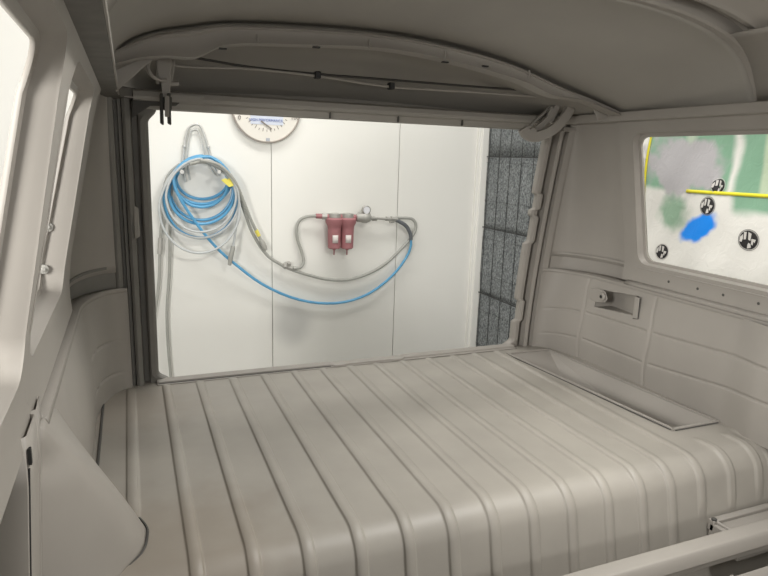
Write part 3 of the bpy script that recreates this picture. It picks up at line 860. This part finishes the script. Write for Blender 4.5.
for u, v in ((223,48.5),(317,47),(446,62),(486,66)):
    p = aty(u, v, 1.43)
    MB().box(p.x-.008, p.x+.008, 1.430, 1.44, p.z-.0015, p.z+.0015).build('bow_slot', BLACK, van)
# gusset plates bow -> rail
for pp_ in (((116,70),(116,92),(152,60),(146,56)), ((590,98),(598,120),(634,115),(622,108))):
    MB().prism([aty(u, v, 1.49) for u, v in pp_], (0,.005,0)).build('corner_gusset', PRIMER, van, bevel=.001)
# roof side rail swept along the side, round the corner
def railpath(s):
    pts = []
    for y in frange(-.6, 1.62, 36): pts.append((1.325, y, .787))
    for k in range(1, 10):
        a = math.radians(90*k/9); pts.append((1.325-.05*(1-math.cos(a)), 1.62+.05*math.sin(a), .787-.004*k/9))
    return [Vector((side(s, p[0]), p[1], p[2])) for p in pts]
def sweep(path, profile, flip=1):
    """profile (n, z): n = horizontal offset towards the inside"""
    def fn(i, j):
        a, c = path[max(i-1, 0)], path[min(i+1, len(path)-1)]; t = (c-a); t.z = 0; t.normalize()
        n = Vector((-t.y, t.x, 0))*flip; pr = profile[j % len(profile)]
        return path[i]+n*pr[0]+Vector((0,0,pr[1]))
    return MB().grid(len(path), len(profile)+1, fn)
RP = [(-.03,.014),(.009,.013),(.012,.011),(.013,-.008),(.011,-.012),(-.004,-.013),(-.028,-.015),(-.045,-.014)]
sweep(railpath(1), RP, 1).build('roof_rail', PRIMER, van, angle=35)
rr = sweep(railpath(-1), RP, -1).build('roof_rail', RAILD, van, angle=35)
rr['label'] = 'roof rail with shade painted into its primer'
MB().tube([p+Vector((.013 if p.y < 1.63 else 0, -.013 if p.y > 1.66 else 0, -.009)) for p in railpath(-1)], .0022, 6).build('rail_lip', PRIMER, rr)
# small plates on right rail near hatch
for u0, u1 in ((563, 595), (602, 613)):
    a, c = aty(u0, 127, 1.66), aty(u1, 127, 1.66)
    MB().box(a.x, c.x, 1.655, 1.67, .750, .764).build('rail_tab', PRIMER, van, bevel=.002)
# hatch header
HP = [(1.775,.850),(1.745,.802),(1.665,.796),(1.650,.790),(1.646,.778),(1.648,.770),(1.664,.766),(1.668,.752),(1.682,.749),(1.690,.752),(1.694,.775),(1.765,.785)]
def hd(i, j):
    x = .02+1.25*i/60; y, z = HP[j % len(HP)]; e = abs(x-.65)/.63
    return (x, y-.0*e, z-.000*e*e)
MB().grid(61, len(HP)+1, hd).build('hatch_header', PRIMER_ROOF, van, angle=30)
for u, v in ((330,122),(462,127),(398,124.5)):
    p = aty(u, v-4, 1.663); MB().box(p.x-.0012, p.x+.0012, 1.658, 1.668, .751, .768).build('header_joint', DARKP, van)
MB().prism([(.105,1.644,.786),(.185,1.644,.785),(.165,1.644,.772),(.105,1.644,.772)], (0,-.004,0)).build('header_plate', PRIMER_ROOF, van, bevel=.001)

# ---- hatch pillars (multi-ridge channels)
def pillar(s, prof_, name, notches=False, z1=.785, m=PRIMER):
    nz = 150
    def fn(i, j):
        z = -.005+(z1+.005)*i/(nz-1); x, dy = prof_[j]
        if notches and x < 1.275:
            k = 0
            for za, zb in ((.50,.545),(.385,.47),(.10,.17)):
                k = max(k, sstep(za-.007, za, z)*(1-sstep(zb, zb+.007, z)))
            if x < 1.262: x += .008*k
            else: x += .004*k
            dy -= .008*k
        # rounded opening corners
        if x < 1.27:
            x -= .03*(1-sstep(0, .035, z))**2+.02*sstep(.72, .75, z)*(1 if s < 0 else 0)
        return (side(s, x), YR(z)+dy, z)
    return MB().grid(nz, len(prof_), fn).build(name, m, van, solid=.002, offset=0, angle=25)
PR = [(1.248,.012),(1.250,-.006),(1.256,-.012),(1.266,-.013),(1.270,-.008),(1.272,.012),(1.286,.014),(1.290,-.020),(1.300,-.024),(1.306,-.020),(1.308,.0),(1.316,.0),(1.320,-.026),(1.336,-.031),(1.345,-.031)]
PRL = PR[:11]+[(1.310,-.010),(1.316,-.012),(1.318,.004),(1.326,.004),(1.328,-.026),(1.336,-.031),(1.345,-.031)]
pillar(1, PR, 'hatch_pillar', True)
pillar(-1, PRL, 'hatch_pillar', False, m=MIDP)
# latch bumps
p = aty(136, 222, 1.72)
MB().prism([(p.x-.005,1.715,p.z-.045),(p.x+.008,1.715,p.z-.038),(p.x+.008,1.715,p.z+.035),(p.x-.005,1.715,p.z+.045)], (0,.02,0)).build('striker_pad', PRIMER_ROOF, van, bevel=.003)
# ---- hatch sill
def sl(i, j):
    x = .045+(1.25-.045)*i/160
    k = sstep(.56,.575,x)*(1-sstep(.80,.815,x))
    k2 = sstep(.60,.615,x)*(1-sstep(.76,.775,x))
    zt = .010-.004*k
    y, z = [(1.755,.0015),(1.768-.012*k+.006*k2,.0015),(1.770-.012*k+.006*k2,.006),(1.782-.008*k,zt),(1.790-.006*k,zt),(1.794,.006),(1.80,.001),(1.80,-.05)][j]
    return (x, y, z)
MB().grid(161, 8, sl).build('hatch_sill', PRIMER, van, solid=.0015, offset=0, angle=30)
MB().tube([(x, 1.7655, .0025) for x in frange(.05, .56, 6)], .0016, 6).build('sill_seam', DARKP, van)
MB().box(-.12, 1.42, 1.80, 1.81, -.30, -.002).build('rear_apron', PRIMER, van)

# ---- hinge arms and torsion bars
def flatbar(pts, wd, th, axis=(1,0,0)):
    b = MB(); pts = [Vector(p) for p in pts]; axv = Vector(axis)
    def fn(i, j):
        t = (pts[min(i+1,len(pts)-1)]-pts[max(i-1,0)]).normalized()
        sd_ = t.cross(axv).normalized()
        wv = wd[i] if isinstance(wd, list) else wd
        a, c = [(-1,-1),(1,-1),(1,1),(-1,1)][j % 4]
        return pts[i]+sd_*(wv/2*a)+axv*(th/2*c)
    b.grid(len(pts), 5, fn); n = len(pts)
    o = len(b.v)-n*5
    b.f += [(o, o+1, o+2, o+3), tuple(o+(n-1)*5+k for k in (0,1,2,3))]
    return b
H = lambda u, v, y=1.60: aty(u, v, y)
ha = flatbar([H(165,55), H(165,62), H(164,72), H(166,82), H(166,92), H(166,98)], [.022,.034,.030,.022,.018,.018], .014, (0,1,0)).build('hinge_arm', PRIMER, van, bevel=.003)
b = MB()
for du in (-4, 3.5):
    b.prism([H(165.5+du-1.6,93,1.58), H(165.5+du+1.6,93,1.58), H(166+du+2,125,1.56), H(166+du-1.4,123,1.56)], (0,.03,0))
b.prism([H(160,97,1.59), H(172,97,1.59), H(172,110,1.59), H(160,110,1.59)], (0,.008,0))
b.build('hinge_fork', DARKP, ha, bevel=.002)
flatbar([H(167,96,1.575), H(167,108,1.57), H(167,117,1.565)], .010, .008, (0,1,0)).build('hinge_link', PRIMER, ha, bevel=.002)
MB().tube([H(167,84,1.60), H(179,83.5,1.60)], .006, 10).build('hinge_pin', PRIMER, ha)
MB().tube(spline([H(158,58,1.58), H(150,60,1.58), H(148,68,1.57), H(152,76,1.57), H(160,80,1.58), H(166,80,1.59)], 6), .0045, 8).build('hinge_spring', PRIMER, ha)
MB().tube([H(157,60,1.6), H(157.5,84,1.6)], .0035, 8).build('hinge_stay', PRIMER_ROOF, ha)
MB().tube([H(174,60,1.6), H(171,84,1.6)], .0035, 8).build('hinge_stay', PRIMER_ROOF, ha)
b = MB(); b.prism([H(132,90,1.655), H(180,92,1.655), H(184,99,1.655), (H(176,106,1.655)), (H(150,106,1.655)), (H(141,112,1.655)), (H(132,118,1.655))], (0,.012,0))
b.build('hinge_mount', DARKP, van, bevel=.002)
# right hinge: two curved swan necks
def arcpts(l, y): return [H(u, v, y) for u, v in l]
hb = flatbar(spline(arcpts([(574,92),(572,103),(566,115),(556,127),(545,134),(534,137),(526,134),(523,128)], 1.60), 5), .030, .016, (0,1,0)).build('hinge_arm', PRIMER, van, bevel=.003)
flatbar(spline(arcpts([(560,98),(556,108),(549,118),(540,126),(534,132)], 1.62), 5), .018, .012, (0,1,0)).build('hinge_link', PRIMER, hb, bevel=.002)
flatbar(spline(arcpts([(556,100),(545,112),(536,120),(530,127)], 1.64), 5), .008, .01, (0,1,0)).build('hinge_stay', PRIMER_ROOF, hb, bevel=.002)
MB().prism([H(547,118,1.615), H(552,106,1.615), H(558,112,1.615), H(553,124,1.615)], (0,.01,0)).build('hinge_cam', PRIMER_ROOF, hb, bevel=.002)
b = MB(); b.lathe(H(532,133,1.605), (0,-1,.0), [(.014,-.008),(.016,-.006),(.016,.006),(.014,.008)], 24)
b.build('hinge_end_boss', PRIMER, hb)
MB().tube(spline(arcpts([(577,93),(582,96),(581,103),(575,109),(568,112)], 1.62), 6), .004, 8).build('hinge_spring', PRIMER_ROOF, hb)
def rod(ps, r):
    return MB().tube(spline([H(u, v, 1.61) for u, v in ps], 8), r, 8)
rod([(170,56),(190,57),(250,67),(317,74),(393,80),(480,87),(564,93)], .0030).build('torsion_bar', CABLE, van)
rod([(168,64),(190,67),(250,69),(317,76),(393,87),(480,92.5),(558,98.5)], .0034).build('torsion_bar', PRIMER, van)
for u, v in ((317.5,75),(391.5,86)):
    p = H(u, v, 1.608)
    b = MB().box(p.x-.008, p.x+.008, 1.60, 1.622, p.z-.009, p.z+.009); b.build('bar_clip', CLIPM, van, bevel=.003)

# ---- sunroof rear frame: channelled bow at the front edge of the roof
FA = SA
def fbp(i, j):
    a = i/90; x = -.044+1.388*(.5-.5*math.cos(math.pi*a))
    z = sinterp(x, *FA)
    y, dz = [(1.053,.004),(1.049,.001),(1.028,.0),(1.022,.004),(1.018,.028),(1.000,.034),(.990,.030),(.984,.012),(.970,.006),(.962,.006),(.95,.014),(.89,.020),(.885,.045)][j]
    return (x, y, z+dz)
MB().grid(91, 13, fbp).build('sunroof_frame', PRIMER, van, solid=.002, offset=1, angle=30)
for s in (1,-1):
    # side cove closing the channel ends and running forward beside the roof opening
    def cv(i, j):
        y = 1.036-1.66*i/20; k = j/8; x = 1.343-.155*k
        y -= .035*k*(1-i/20)
        return (side(s, x), y, sinterp(x, *FA)-.009+.002*i/20)
    MB().grid(21, 9, cv).build('roof_cove', PRIMER, van, solid=.003, offset=1, angle=50)
b = MB()
b.tube([(x, .992, sinterp(x, *FA)+.030) for x in frange(.5, 1.17, 20)], .0022, 6); b.build('channel_seam', BLACK, van)

# ---- foreground rail and lower front bits
rl0 = Vector((.30, .79, 0)); 
ztop = lambda u, v: aty(u, v, .80).z
b = MB()
zt = aty(700, 537, .80).z
b.prism([(.2,.80,zt),(.2,.795,zt+.001),(.2,.770,zt-.002),(.2,.766,zt-.008),(.2,.764,zt-.034),(.2,.774,zt-.040),(.2,.776,zt-.056),(.2,.80,zt-.06)], (1.30,0,0))
b.build('cross_rail', PRIMER, van, bevel=.002)
zs = aty(711, 521, .868).z
b = MB().box(1.172, 1.45, .79, .868, zs-.05, zs-.002); b.build('step_ledge', PRIMER, van, bevel=.003)
MB().box(1.172, 1.45, .856, .872, zs-.02, zs+.006).build('ledge_lip', PRIMER, van, bevel=.002)
MB().tube([(1.182,.862,zs+.002),(1.195,.80,zs-.004)], .0035, 8).build('ledge_rod', PRIMER, van)
MB().lathe((1.178,.862,zs+.004), (0,0,1), [(.006,0),(.006,.005),(.003,.007)], 10).build('ledge_screw', DARKP, van)
# load floor below the deck face
MB().box(-.16, 1.46, -.4, .86, -.47, -.44).build('cargo_floor', PRIMER, van)
MB().prism([(1.02,.74,zt-.06),(1.46,.74,zt-.06),(1.46,.60,zt-.30),(1.10,.60,zt-.30)], (0,-.004,-.004)).build('seat_riser', PRIMER, van)
MB().tube([(1.09,.742,zt-.058),(1.20,.60,zt-.29)], .004, 8).build('riser_edge', PRIMER, van)

# ---- cab part of the body behind the camera (windscreen opening, roof skin ahead of the sunroof)
def cabr(i, j):
    x = -.044+1.388*(.5-.5*math.cos(math.pi*i/40)); y = -.55-1.15*j/8
    return (x, y, sinterp(x, *FA)-.12*max(0, (j-4)/4)**2)
MB().grid(41, 9, cabr).build('cab_roof', PRIMER_ROOF, van, solid=.006)
for s in (1, -1):
    MB().grid(12, 9, lambda i, j: (side(s, XR(max(-.3, -.45+1.25*j/8))), -.41-1.29*i/11, -.45+1.25*j/8), skip=lambda i, j: 2 <= i <= 8 and 5 <= j <= 7).build('cab_side', PRIMER, van, solid=.006)
MB().grid(13, 9, lambda i, j: (-.12+1.54*i/12, -1.70+.15*max(0, j-5)/3, -.45+1.35*j/8), skip=lambda i, j: 1 <= i <= 10 and 5 <= j <= 6).build('cab_front', PRIMER, van, solid=.006)
